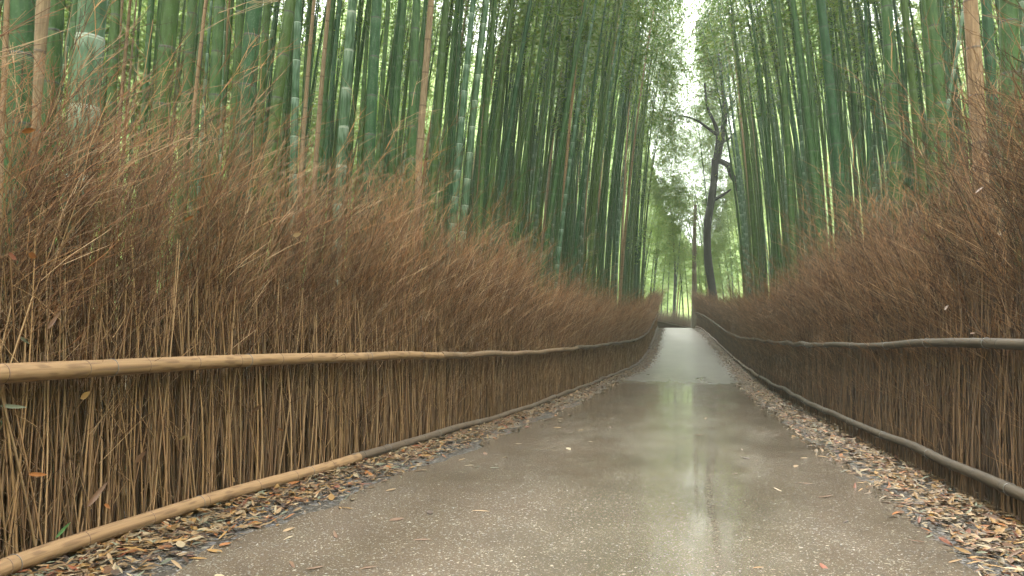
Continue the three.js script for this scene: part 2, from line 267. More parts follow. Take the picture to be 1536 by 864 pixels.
// culms read off the place: [x, z, radius, lean per metre of height across the view, kind, height of one joint]
const KIND = { m: 'mature', f: 'frosted', o: 'olive', d: 'dead' };
const surveyed = [
[-9.07,-8.67,0.050,0.010,'d',4.82], [-3.83,-3.76,0.072,0.010,'m',2.78], [-4.69,-4.57,0.052,0.065,'d',3.11], [-4.78,-4.81,0.060,0.060,'m',2.95], [-6.61,-7.12,0.048,0.015,'m',4.01], [-3.41,-3.67,0.083,0.050,'f',2.43], 
[-5.20,-6.10,0.052,0.010,'o',3.61], [-7.94,-9.98,0.020,-0.035,'m',5.40], [-6.63,-8.32,0.050,0.010,'m',4.59], [-6.65,-8.46,0.055,0.020,'m',4.43], [-3.99,-4.99,0.070,0.070,'o',3.27], [-4.91,-6.74,0.060,0.015,'m',3.82], 
[-5.51,-7.50,0.026,0.045,'d',4.24], [-6.78,-9.59,0.043,0.020,'m',5.02], [-7.16,-10.15,0.035,0.030,'f',5.15], [-4.33,-6.38,0.062,0.010,'m',3.72], [-7.44,-11.26,0.028,0.005,'f',5.94], [-7.79,-11.97,0.035,0.005,'m',5.83], 
[-4.88,-7.53,0.055,0.025,'o',4.11], [-3.49,-5.31,0.072,0.065,'m',3.36], [-5.22,-8.49,0.058,0.040,'o',4.24], [-4.00,-6.45,0.062,0.085,'o',3.69], [-4.14,-7.66,0.048,-0.005,'f',4.05], [-4.79,-8.91,0.034,0.010,'d',4.70], 
[-7.14,-13.09,0.025,0.050,'m',6.36], [-4.89,-9.35,0.040,0.035,'d',4.76], [-6.77,-12.58,0.030,0.080,'m',6.33], [-5.10,-9.96,0.043,0.045,'m',5.06], [-5.14,-10.60,0.045,0.020,'m',5.37], [-3.77,-7.79,0.062,0.040,'f',4.18], 
[-5.86,-12.78,0.030,0.030,'m',6.03], [-3.30,-7.61,0.068,0.015,'m',3.97], [-4.56,-10.72,0.050,0.030,'m',5.30], [-5.45,-13.46,0.037,0.015,'m',6.49], [-3.99,-9.87,0.055,0.030,'m',4.76], [-3.08,-8.48,0.062,-0.010,'m',4.56], 
[-4.21,-11.45,0.048,0.020,'m',5.54], [-3.40,-9.17,0.055,0.045,'d',4.73], [-4.26,-12.25,0.045,0.025,'m',5.66], [-3.48,-10.06,0.060,0.040,'o',4.79], [-4.11,-12.29,0.045,0.040,'m',5.88], [-4.07,-12.78,0.052,0.040,'m',5.72], 
[-3.50,-10.96,0.060,0.065,'f',5.36], [-3.35,-10.99,0.060,0.060,'f',5.20], [-4.16,-14.72,0.040,0.035,'m',6.85], [-3.52,-12.71,0.058,0.045,'m',5.71], [-3.63,-13.53,0.055,0.050,'o',6.24], [-3.67,-13.85,0.062,0.095,'m',6.30], 
[-3.79,-15.92,0.050,0.070,'o',7.26], [-3.57,-14.85,0.060,0.110,'m',6.58], [-3.43,-16.00,0.050,0.095,'m',7.12], [-3.01,-15.17,0.068,0.125,'m',6.85], [-2.94,-16.94,0.060,0.090,'f',6.97], [-2.67,-17.84,0.055,0.080,'m',7.88], 
[-2.32,-18.54,0.065,0.060,'o',7.71], [2.15,-25.95,0.054,-0.030,'m',10.50], [2.14,-21.43,0.080,-0.045,'o',8.65], [2.03,-23.89,0.050,0.010,'f',9.15], [2.57,-19.61,0.065,-0.060,'m',7.74], [2.93,-21.74,0.045,-0.045,'o',8.70], 
[2.21,-15.63,0.077,-0.020,'m',6.77], [3.11,-18.27,0.060,-0.075,'m',6.97], [3.16,-20.23,0.050,-0.015,'f',8.30], [2.61,-14.55,0.077,-0.050,'m',6.46], [2.79,-15.85,0.065,-0.020,'m',6.31], [2.36,-11.26,0.083,-0.055,'m',4.75], 
[3.15,-15.67,0.058,-0.015,'o',6.48], [3.71,-18.40,0.052,0.005,'m',7.27], [4.02,-17.00,0.055,-0.055,'m',7.03], [3.54,-15.75,0.058,0.010,'m',6.42], [4.37,-17.57,0.043,-0.020,'m',7.21], [2.31,-8.83,0.071,-0.015,'m',4.12], 
[5.10,-16.75,0.040,-0.105,'m',6.58], [3.28,-10.77,0.060,-0.075,'o',4.49], [3.05,-10.05,0.060,-0.020,'m',4.39], [2.75,-8.51,0.068,-0.035,'m',3.77], [4.82,-15.29,0.043,0.005,'m',6.21], [4.57,-14.19,0.045,0.005,'m',5.61], 
[2.77,-7.64,0.069,-0.045,'d',3.65], [6.26,-17.78,0.035,0.010,'m',7.14], [3.26,-8.85,0.062,-0.005,'m',3.95], [2.52,-6.62,0.075,0.005,'m',3.14], [2.65,-11.1,0.036,0.24,'f',4.1],
];
const ACROSS = [Math.cos(12.36 * Math.PI / 180), -Math.sin(12.36 * Math.PI / 180)];   // lean direction of the surveyed culms
const stand = [];
const rb = rng(55);
for (const [x, z, r, lean, k, node] of surveyed) {
  const s = Math.sign(x);
  stand.push({ x, z, r, lean: [lean * ACROSS[0], lean * ACROSS[1]], bend: [-s * (0.3 + 0.7 * rb()), -0.4 + 0.8 * rb()], kind: k === 'm' && rb() < 0.3 ? 'dark' : KIND[k], node: node - height(x, z), H: 11 + 70 * (r - 0.04) * 0.6 + 2 * rb(), gap: 0.85 + 0.2 * rb(), near: true });
}
const free = (x, z, m) => stand.every((b) => (b.x - x) ** 2 + (b.z - z) ** 2 > m * m);
function scatter(side, d0, d1, w0, w1, n, minGap) {
  for (let k = 0, tries = 0; k < n && tries < n * 12; tries++) {
    const d = lerp(d0, d1, rb()), w = lerp(w0, w1, Math.pow(rb(), 1.2)), x = (side < 0 ? XL(Math.min(d, 47)) : XR(Math.min(d, 47))) + side * w, z = -d;
    if (!free(x, z, minGap) || (side > 0 && d < 46 && x < 0.086 * d)) continue;
    const t = rb(), kind = t < 0.42 ? 'mature' : t < 0.62 ? 'dark' : t < 0.78 ? 'olive' : t < 0.93 ? 'frosted' : 'dead', inl = side < 0 ? 0.045 : 0.022;
    stand.push({ x, z, r: 0.042 + 0.03 * rb(), lean: [-side * (inl + 0.04 * (rb() - 0.5) * 2), 0.05 * (rb() - 0.5)], bend: [-side * (0.3 + 0.9 * rb()), 1.2 * (rb() - 0.5)], kind, node: 1 + rb() * 0.4, H: (d > 28 ? 15.5 : 12) + 4.5 * rb(), gap: 0.8 + 0.3 * rb() });
    k++;
  }
}
scatter(-1, 18, 47, 0.7, 5, 150, 0.35); scatter(1, 20, 47, 0.7, 5, 105, 0.4);          // along the fences
scatter(-1, 12, 47, 3.2, 14, 330, 0.4); scatter(1, 13, 47, 3.2, 14, 270, 0.4);           // deeper in
scatter(-1, 3, 14, 7, 22, 50, 0.8); scatter(1, 9, 16, 6, 20, 40, 0.8);
scatter(-1, -6, 3, 1.2, 12, 22, 0.9); scatter(1, -6, 5.5, 1.2, 12, 26, 0.9);             // beside and behind the camera
for (let k = 0; k < 120;) {                                                             // where the path has turned away
  const d = 56 + 20 * rb(), x = -14 + 30 * rb(), z = -d; if (!free(x, z, 0.6)) { k += 0.2; continue; }
  const t = rb(); stand.push({ x, z, r: 0.045 + 0.025 * rb(), lean: [0.08 * (rb() - 0.5), 0.05 * (rb() - 0.5)], bend: [2 * (rb() - 0.5), 2 * (rb() - 0.5)], kind: t < 0.5 ? 'mature' : t < 0.7 ? 'olive' : t < 0.93 ? 'frosted' : 'dead', node: 1.2, H: 12 + 4 * rb(), gap: 1 }); k++;
}
// which show largest from the path
const cosT = Math.cos(12.36 * Math.PI / 180), sinT = Math.sin(12.36 * Math.PI / 180);
for (const b of stand) { const zc = b.x * -sinT - b.z * cosT, xc = b.x * cosT - b.z * -sinT * -1; b.depth = zc; b.inView = zc > 1 && Math.abs((b.x * cosT + b.z * -sinT) / zc) < 0.7; b.size = b.inView ? b.r / zc : 0; }
stand.sort((a, b) => b.size - a.size);
const WHERE = (b) => -b.z > 52 ? 'beyond the end of the path' : b.x < 0 ? 'behind the tan-poled fence' : 'behind the dark-poled fence';
const LOOK = { mature: 'green bamboo with thin dark joints', dark: 'deep green bamboo with thin dark joints', olive: 'olive green bamboo with thin pale joints', frosted: 'fresh bamboo with chalky white bands under its joints', dead: 'dead tan bamboo with brown joints' };
const ringGeo = (() => { const p = [[1.0, -0.14], [1.03, -0.06], [1.04, 0.02], [1.03, 0.08], [0.99, 0.12]].map(([x, y]) => new THREE.Vector2(x, y)); return new THREE.LatheGeometry(p, 14); })();
const rest = [];
let things = 0, rc = 0;
const tiltTo = (a, b) => new THREE.Quaternion().setFromUnitVectors(V(0, 1, 0), V(b[0] - a[0], b[1] - a[1], b[2] - a[2]).normalize());
for (const b of stand) {
  const y = height(b.x, b.z);
  if (!b.inView || things >= 290) { rest.push(b); continue; }
  const px = b.size * 2 * 1150, root = base('bamboo', b.x, y, b.z);
  things++;
  const where = WHERE(b);
  const back = Math.abs(b.x - (b.x < 0 ? XL : XR)(clamp(-b.z, -8, 47))), setting = -b.z > 52 ? '' : back < 1.6 ? 'close ' : back > 4.5 ? 'deep ' : '', leans = Math.hypot(b.lean[0], b.lean[1]) > 0.062 ? 'leaning ' : '';
  tag(root, `${leans}${px > 15 ? 'stout' : px > 8 ? 'slender' : 'thin'} ${LOOK[b.kind]} ${setting}${where}`, 'bamboo', 'bamboo ' + where);
  const level = px > 15 ? 1 : px > 6 ? 2 : 1;
  mesh('culm', culm(b, px > 15 ? 18 : px > 8 ? 12 : 8, level), culmMats[b.kind][rc++ % culmMats[b.kind].length], root);
  const P = culmLine(b);
  if (px > 15) for (const h of joints(b)) {
    if (y + h > 1.05 + b.depth * 0.42 + 0.4 || y + h < 0.9) continue;
    const q = P(h), ring = mesh('joint_ring', ringGeo, ringMats[b.kind], root); ring.position.set(q[0], q[1], q[2]); ring.scale.set(q[3], 0.085, q[3]); ring.quaternion.copy(tiltTo(P(h - 0.1), P(h + 0.1)));
  }
  if (b.kind !== 'dead') {
    const c = crowns[rc % crowns.length], low = -b.z < 26 ? 0.68 : -b.z < 36 ? 0.6 : 0.5, A = P(b.H * low), Z = P(b.H), q = tiltTo(A, Z).multiply(new THREE.Quaternion().setFromAxisAngle(V(0, 1, 0), rc * 1.7)), s = Math.hypot(Z[0] - A[0], Z[1] - A[1], Z[2] - A[2]) / 7.2;
    const l = mesh('crown', c.leaves, leafMat, root), br = mesh('branches', c.branches, branchMat, l);
    l.position.set(A[0], A[1], A[2]); l.quaternion.copy(q); l.scale.set(1, s, 1);
  }
}
{ // the rest of the grove: too many and too far in to count
  const up = V(0, 1, 0), one = V(1, 1, 1);
  const types = ['mature', 'dark', 'olive', 'frosted', 'dead'];
  const cm = types.map(() => []), lm = crownsFar.map(() => []);
  const proto = { H: 13.5, r: 0.055, lean: [0.03, 0], bend: [1.4, 0], node: 1.1, gap: 0.95 };
  rest.forEach((b, k) => {
    const y = height(b.x, b.z), toPath = b.x < 0 ? 0 : Math.PI, q = new THREE.Quaternion().setFromAxisAngle(up, toPath + ((k * 0.618) % 1 - 0.5) * 1.6), s = b.H / proto.H, w = b.r / proto.r;
    cm[types.indexOf(b.kind)].push(new THREE.Matrix4().compose(V(b.x, y, b.z), q, V(w, s, w)));
    if (b.kind === 'dead' || k % 5 < 3) return;
    const P = culmLine(proto), A = P(proto.H * (-b.z < 40 ? 0.6 : 0.45)), Z = P(proto.H), a = V(A[0] * w, A[1] * s, A[2] * w).applyQuaternion(q).add(V(b.x, y, b.z));
    const t = q.clone().multiply(tiltTo(A, Z)).multiply(new THREE.Quaternion().setFromAxisAngle(up, k));
    lm[k % lm.length].push(new THREE.Matrix4().compose(a, t, V(1.05, s, 1.05)));
  });
  const grove = base('bamboo_grove', 0, -1.6, -40); tag(grove, 'dense mass of thin bamboo deep in the grove on both sides', 'bamboo grove', null, 'stuff');
  const g = culm(proto, 7, 1);
  types.forEach((t, k) => cm[k].length && copies('culms', g, culmMats[t][0], cm[k], null, grove));
  crownsFar.forEach((c, k) => { copies('leaves', c.leaves, leafMat, lm[k], null, grove); copies('twigs', c.branches, branchMat, lm[k], null, grove); });
}
{ // leafy slopes and undergrowth that close the view between the culms
  const r = rng(77), spray = Array.from({ length: 4 }, (_, k) => crownGeo(300 + k, 2.2, 1.2, 20, 38, 1.2)), mats = spray.map(() => []);
  const put = (x, y, z, s) => { const k = Math.floor(r() * spray.length); mats[k].push(new THREE.Matrix4().compose(V(x, y, z), new THREE.Quaternion().setFromEuler(new THREE.Euler((r() - 0.5) * 0.8, r() * 6.28, (r() - 0.5) * 0.8)), V(s, s, s))); };
  for (let k = 0; k < 2900; k++) { const side = r() < 0.5 ? -1 : 1, w = 18 + 5 * r(), d = -2 + 80 * r(), x = side * w, y = height(x, -d) + 17 * r() - 0.8; put(x, y, -d, 0.85 + 0.45 * r()); }   // where the grove ends at the sides
  for (let k = 0; k < 190; k++) { const d = 70 + 10 * r(), x = -19 + 38 * r(); put(x, height(x, -d) + 13 * r() - 0.8, -d, 1 + 0.5 * r()); }                                           // and at its far end
  for (let k = 0; k < 560; k++) {                                       // branches hanging in from both sides over the end of the path
    const side = r() < 0.5 ? -1 : 1, d = side < 0 ? 36 + 30 * r() : 46 + 22 * r(), w = 4.5 * r() * r(), x = side < 0 ? -0.14 - w + 0.006 * (d - 40) : 1.55 + w, y = height(x, -d) + 2 + 21 * Math.pow(r(), 0.75); put(x, y, -d, 0.5 + 0.4 * r());
  }
  for (let k = 0; k < 60; k++) { const d = 56 + 14 * r(), x = -1.6 + 4.6 * r(), y = height(x, -d) + 3 + 12.5 * r(); put(x, y, -d, 0.5 + 0.35 * r()); }   // the grove closing over where the path turns
  const f = base('leafy_thicket', 0, -1.6, -60); tag(f, 'bright leafy thicket closing the view behind the bamboo', 'foliage', null, 'stuff');
  spray.forEach((c, k) => copies('leaves', c.leaves, leafMat, mats[k], null, f));
}

// ---------------------------------------------------------------- trees at the end of the path
function barkMat(c, seed) { const t = texture(64, 256, (i, j) => { const u = i / 64 * 6.283, k = 0.75 + 0.35 * n3(Math.cos(u) * 3 + seed, Math.sin(u) * 3, j * 0.02) + 0.2 * n3(Math.cos(u) * 9, Math.sin(u) * 9, j * 0.06 + seed); return c.map((x) => x * k); }); return new THREE.MeshStandardMaterial({ map: t, roughness: 0.9, bumpMap: t, bumpScale: 0.02 }); }
function limb(rows, r0, r1, seg = 10) {
  const c = new THREE.CatmullRomCurve3(rows.map((p) => V(...p))), n = rows.length * 4, pts = [], vs = [];
  for (let k = 0; k <= n; k++) { const t = k / n, p = c.getPoint(t); pts.push([p.x, p.y, p.z, lerp(r0, r1, t) * (1 + 0.08 * n2(t * 9, r0 * 50))]); vs.push(t * 4); }
  const m = new MB(); m.tube(pts, seg, null, vs, true); return m.geo();
}
function broadleaf(r, c, n, rad, size, cols) {                         // leaf-sized faces in loose clumps
  const m = new MB();
  for (const p of c) { const cl = rad * (0.6 + 0.6 * r()); for (let k = 0; k < n; k++) {
    const th = r() * 6.28, ph = Math.acos(2 * r() - 1), q = cl * Math.cbrt(r()), x = p[0] + q * Math.sin(ph) * Math.cos(th), y = p[1] + q * 0.7 * Math.cos(ph), z = p[2] + q * Math.sin(ph) * Math.sin(th), a = r() * 6.28, l = size * (0.7 + 0.6 * r()), dr = -0.7 * r();
    m.leaf([x, y, z], [x + Math.cos(a) * l, y + dr * l, z + Math.sin(a) * l], [-Math.sin(a), 0.4 * (r() - 0.5), Math.cos(a)], l * 0.3, 0, cols[Math.floor(r() * cols.length)]); } }
  return m.geo();
}
{
  const bark = barkMat([0.018, 0.016, 0.014], 1), T = base('gnarled_tree', 1.92, height(1.92, -43.44), -43.44), r = rng(91);
  tag(T, 'dark gnarled tree with crooked forked trunk behind the dark-poled fence', 'tree');
  worldMesh('trunk', limb([[1.98, -0.8, -43.46], [1.92, 0.14, -43.44], [1.85, 0.87, -43.41], [1.71, 1.96, -43.36], [1.51, 3.42, -43.29], [1.48, 5.25, -43.24], [1.7, 6.71, -43.26], [1.85, 7.81, -43.27], [1.92, 8.97, -43.26]], 0.23, 0.19), bark, T);
  const limbs = [[[[1.92, 8.83, -43.27], [2.07, 10.18, -43.27], [1.93, 10.8, -43.23], [1.54, 11.71, -43.12], [1.37, 13.1, -43.06]], 0.15, 0.05], [[[2.0, 10.29, -43.25], [1.47, 10.69, -43.13], [0.97, 11.06, -43.01], [0.47, 11.24, -42.9], [-0.03, 11.35, -42.79], [-0.38, 11.57, -42.71]], 0.09, 0.025],
    [[[1.96, 8.75, -43.28], [2.28, 10.18, -43.32], [2.43, 11.24, -43.33], [2.4, 11.89, -43.31], [2.26, 13.47, -43.25], [2.13, 14.74, -43.19]], 0.2, 0.05], [[[2.43, 11.31, -43.33], [2.86, 12.0, -43.41], [3.04, 12.26, -43.44]], 0.07, 0.03],
    [[[1.99, 8.9, -43.28], [2.6, 8.61, -43.42], [2.78, 8.1, -43.47], [3.09, 7.51, -43.55], [3.27, 6.53, -43.61], [3.37, 5.61, -43.65]], 0.17, 0.13], [[[1.7, 6.64, -43.26], [2.34, 7.0, -43.4], [2.74, 7.29, -43.48]], 0.11, 0.05], [[[2.21, 9.81, -43.31], [2.61, 10.03, -43.39], [3.04, 10.47, -43.48]], 0.08, 0.04]];
  for (const [p, a, b] of limbs) worldMesh('limb', limb(p, a, b, 8), bark, T);
  const tips = []; for (let k = 0; k < 46; k++) { const [p] = limbs[k % 4], q = p[p.length - 1 - (k % 2)]; tips.push([q[0] + (r() - 0.5) * 2.4, q[1] + 0.4 + (r() - 0.4) * 3, q[2] + (r() - 0.5) * 2.4]); }
  worldMesh('crown', broadleaf(r, tips, 60, 0.55, 0.11, [[0.1, 0.17, 0.04], [0.13, 0.2, 0.05], [0.22, 0.16, 0.06]]), leafMat, T);
  const bark2 = barkMat([0.1, 0.075, 0.045], 4), S = base('straight_tree', 0.9, height(0.9, -51.3), -51.3);
  tag(S, 'straight brown tree trunk where the path ends', 'tree');
  worldMesh('trunk', limb([[0.86, -1.6, -51.3], [0.9, 1, -51.3], [0.92, 4, -51.3], [0.95, 6, -51.3], [1.02, 7.5, -51.4]], 0.19, 0.09), bark2, S);
  const tp = []; for (let k = 0; k < 20; k++) tp.push([1.1 + (r() - 0.5) * 3.4, 6 + 4.5 * r(), -51.2 + (r() - 0.5) * 3]);
  worldMesh('crown', broadleaf(r, tp, 60, 0.6, 0.12, [[0.13, 0.22, 0.05], [0.17, 0.25, 0.05], [0.24, 0.27, 0.06]]), leafMat, S);
  const U = base('slim_tree', -0.38, height(-0.38, -59.2), -59.2); tag(U, 'slim dark tree trunk standing beyond the end of the path', 'tree');
  worldMesh('trunk', limb([[-0.5, -1.9, -59.2], [-0.4, 1, -59.2], [-0.36, 3.8, -59.2], [-0.5, 6.2, -59.2], [-0.7, 8.5, -59.2]], 0.13, 0.04), bark, U);
  const tq = []; for (let k = 0; k < 14; k++) tq.push([-0.5 + (r() - 0.5) * 3, 4.8 + 5 * r(), -59.2 + (r() - 0.5) * 3]);
  worldMesh('crown', broadleaf(r, tq, 60, 0.6, 0.12, [[0.13, 0.22, 0.05], [0.2, 0.27, 0.05], [0.26, 0.28, 0.06]]), leafMat, U);
}

// ---------------------------------------------------------------- brush fences
function brushModule(seed, dir, n, tones, top = 1) {                   // half a metre of upright bamboo brushwood; x along the fence, z towards the path
  const r = rng(seed), m = new MB(), W = 0.5;
  const pick = (a) => { const c = a[Math.floor(r() * a.length)], k = 0.5 + 0.9 * r() * r() + 0.25 * r(); return [c[0] * k, c[1] * k, c[2] * k]; };
  for (let s = 0; s < n * 2.3; s++) {                                  // cut ends and shorter sticks packed in
    const x = r() * W, z = -0.035 - 0.33 * r(), h = (0.8 + 0.6 * r()) * top, tx = (r() - 0.5) * 0.3, tz = (r() - 0.5) * 0.06, q = 0.0026 + 0.0038 * r();
    m.tube([[x, -0.05, z, q], [x + tx * 0.5 + 0.012 * (r() - 0.5), h * 0.5, z + tz * 0.5, q * 0.9], [x + tx, h, z + tz, q * 0.6]], 3, pick(tones.stem));
  }
  for (let s = 0; s < n * 1.3; s++) {                                  // thin side twigs crossing at the face
    const x = r() * W, z = 0.012 - 0.1 * r(), y = (0.02 + 1.05 * r()) * top, l = 0.1 + 0.3 * r(), t = (r() - 0.5) * 2, tz = 0.12 * (r() - 0.5), c = Math.cos(t), sn = Math.sin(t);
    const tc = pick(tones.stem).map((v) => v * 1.25);
    m.tube([[x, y, z, 0.0024], [x + sn * l * 0.5 + 0.02 * (r() - 0.5), y + c * l * 0.5, z + tz * l, 0.002], [x + sn * l, y + c * l * (0.8 + 0.3 * r()), z + tz * l * 2, 0.001]], 3, tc);
  }
  const tufts = Array.from({ length: 7 }, () => ({ x: r() * W, z: -0.06 - 0.28 * r(), h: 0.86 + 0.24 * r(), lx: (r() - 0.5) * 0.16, cz: 0.24 * (r() - 0.4), cx: 0.26 * (r() - 0.42), t: 0.72 + 0.6 * r() }));   // tied in handfuls
  for (let s = 0; s < n; s++) {
    const tf = tufts[Math.floor(r() * tufts.length)], x0 = tf.x + 0.09 * (r() + r() - 1), z0 = Math.min(-0.05, tf.z + 0.1 * (r() - 0.5)), stray = r() < 0.14, H = (stray ? 1.95 + 0.65 * r() : 1.5 + 0.6 * Math.pow(r(), 0.7)) * top * tf.h, r0 = 0.003 + 0.0032 * r() * r();
    const lx = tf.lx + (r() - 0.5) * (r() < 0.3 ? 0.4 : 0.14), lz = (r() - 0.5) * 0.06, cz = (stray ? 0.2 : 0.08) + tf.cz + 0.2 * (r() - 0.5), cx = dir * ((stray ? 0.24 : 0.11) + tf.cx + 0.2 * (r() - 0.5)), col = pick(tones.stem).map((c) => c * tf.t);
    const at = (y) => { const q = Math.max(0, y - 0.75); return [x0 + lx * (y - 0.5) + cx * Math.pow(q, 1.4), y, z0 + lz * y + cz * Math.pow(q, 1.4)]; };
    const pts = [], K = 9; let jx = 0, jz = 0;
    for (let k = 0; k <= K; k++) { const y = -0.05 + (H + 0.05) * k / K, q = at(y), j = y > 0.8 ? 0.075 : 0.014; jx += j * (r() - 0.5); jz += j * (r() - 0.5); pts.push([q[0] + jx, q[1], q[2] + jz, r0 * (y < 0.8 ? 1 - 0.2 * y : lerp(0.8, 0.25, (y - 0.8) / Math.max(0.1, H - 0.8)))]); }
    m.tube(pts, 3, col);
    const on = (y) => { const f = clamp((y + 0.05) / (H + 0.05) * K, 0, K - 0.001), a = Math.floor(f), t = f - a; return [0, 1, 2].map((c) => lerp(pts[a][c], pts[a + 1][c], t)); };
    for (let y = 0.08 + 0.3 * r(); y < H - 0.03; y += 0.09 + 0.08 * r()) {
      if (y < 0.7 && r() > 0.2) continue;
      const q = on(y), tc = pick(tones.twig).map((c) => c * tf.t), az = r() * 6.28, sp = 0.3 + 1.0 * r() * r() + 0.2 * r(), l = (0.13 + 0.3 * r()) * (0.75 + 0.4 * (1 - y / H)), g = on(y + 0.12), vx = (g[0] - q[0]) * 8 + Math.cos(az) * sp + dir * 0.1, vz = (g[2] - q[2]) * 8 + Math.sin(az) * sp + 0.08, vl = Math.hypot(vx, 1, vz);
      const d = [vx / vl, 1 / vl, vz / vl], w = 0.5, mid = [q[0] + d[0] * l * 0.5, q[1] + d[1] * l * 0.5, q[2] + d[2] * l * 0.5], end = [mid[0] + (d[0] + w * (r() - 0.5)) * l * 0.5, mid[1] + (d[1] + 0.3 * (r() - 0.5)) * l * 0.5, mid[2] + (d[2] + w * (r() - 0.5)) * l * 0.5];
      m.tube([[...q, 0.0019], [...mid, 0.0016], [...end, 0.0007]], 3, tc);
      for (let k = 0; k < 2; k++) {
        const f = 0.2 + 0.7 * r(), b = [lerp(q[0], end[0], f), lerp(q[1], end[1], f), lerp(q[2], end[2], f)], a2 = r() * 6.28, s2 = 0.75, l2 = 0.05 + 0.12 * r();
        m.tube([[...b, 0.0013], [b[0] + (d[0] + Math.cos(a2) * s2) * l2, b[1] + (d[1] * 0.85) * l2, b[2] + (d[2] + Math.sin(a2) * s2) * l2, 0.0006]], 3, tc);
      }
    }
  }
  return m.geo();
}
function stickGeo(seed) {                                              // one cut bamboo branch, jointed
  const r = rng(seed), m = new MB(), rows = [], L = 1.05 + 0.45 * r(), b = (r() - 0.5) * 0.05; let y = 0;
  const at = (t) => [b * Math.sin(t * 3), t, 0.02 * Math.sin(t * 2.3 + seed)], put = (t, s) => rows.push([...at(t), 0.0052 * (1 - 0.35 * t / L) * s]);
  put(0, 1); y = 0.06 + 0.06 * r();
  while (y < L - 0.03) { put(y - 0.008, 1); put(y, 1.3); put(y + 0.008, 0.98); y += 0.13 + 0.07 * r(); }
  put(L, 0.9); m.tube(rows, 4); return m.geo();
}
const stickGeos = Array.from({ length: 8 }, (_, k) => stickGeo(400 + k));
function poleMat(c, dark, seed) {
  const t = texture(64, 512, (i, j) => { const u = i / 64 * 6.283, cx = Math.cos(u), sx = Math.sin(u), y = j / 512 * 6.283, a = n3(cx * 4 + seed, sx * 4, Math.cos(y) * 1.2 + Math.sin(y)), b = n3(cx * 1.3 + seed, sx * 1.3, Math.sin(y) * 2.5 + 2 * Math.cos(y)), f = n3(cx * 11, sx * 11 + seed, j * 0.015), w = smooth(0.1, 0.75, b + 0.35 * f) * 0.65, k = 1 + 0.18 * a + 0.12 * f; return c.map((x, q) => lerp(x * k, dark[q], w)); }, true, 1, 0.35);
  return new THREE.MeshPhysicalMaterial({ map: t, roughness: 0.7, specularIntensity: 0.35, bumpMap: t, bumpScale: 0.003 });
}
const wireMat = new THREE.MeshStandardMaterial({ color: lin(0.16, 0.155, 0.145), roughness: 0.6, metalness: 0.5 });
function pole(root, name, side, d0, d1, lift, r0, r1, mat, ringMat, seed, gap) {
  const r = rng(seed), pts = [], vs = [], X = side < 0 ? XL : XR, n = Math.max(6, Math.round((d1 - d0) / 0.22));
  const at = (d) => { const w = smooth(6, 16, d); return V(X(d) - side * (0.055 + 0.012 * n2(d * 0.5, seed) + 0.018 * w * n2(d * 0.8, seed + 4)), gd(d) + lift(d) + 0.014 * n2(d * 0.45 + 7, seed) + 0.018 * w * n2(d * 0.7 + 3, seed + 9), -d); };
  for (let k = 0; k <= n; k++) { const d = lerp(d0, d1, k / n), p = at(d); pts.push([p.x, p.y, p.z, lerp(r0, r1, k / n)]); vs.push(d); }
  const m = new MB(); m.tube(pts, d0 < 8 ? 18 : 10, null, vs, true);
  const P = worldMesh(name, m.geo(), mat, root);
  const ringG = (rad) => new THREE.TorusGeometry(rad, rad * 0.09, 6, 18);
  const place = (o, d) => { const p = at(d), q = at(d + 0.05); o.position.copy(p); o.quaternion.setFromUnitVectors(V(0, 0, 1), q.sub(p).normalize()); };
  if (d0 < 12) {
    for (let d = d0 + 0.12 + 0.2 * r(); d < d1 - 0.05; d += gap * (0.85 + 0.3 * r())) place(mesh('joint_ring', ringG(lerp(r0, r1, (d - d0) / (d1 - d0)) * 0.965), ringMat, P), d);
    for (let d = d0 + 0.35 + 0.3 * r(); d < d1; d += 1.1 + 0.5 * r()) place(mesh('wire_tie', new THREE.TorusGeometry(lerp(r0, r1, (d - d0) / (d1 - d0)) + 0.002, 0.0016, 4, 20), wireMat, P), d);
  }
}
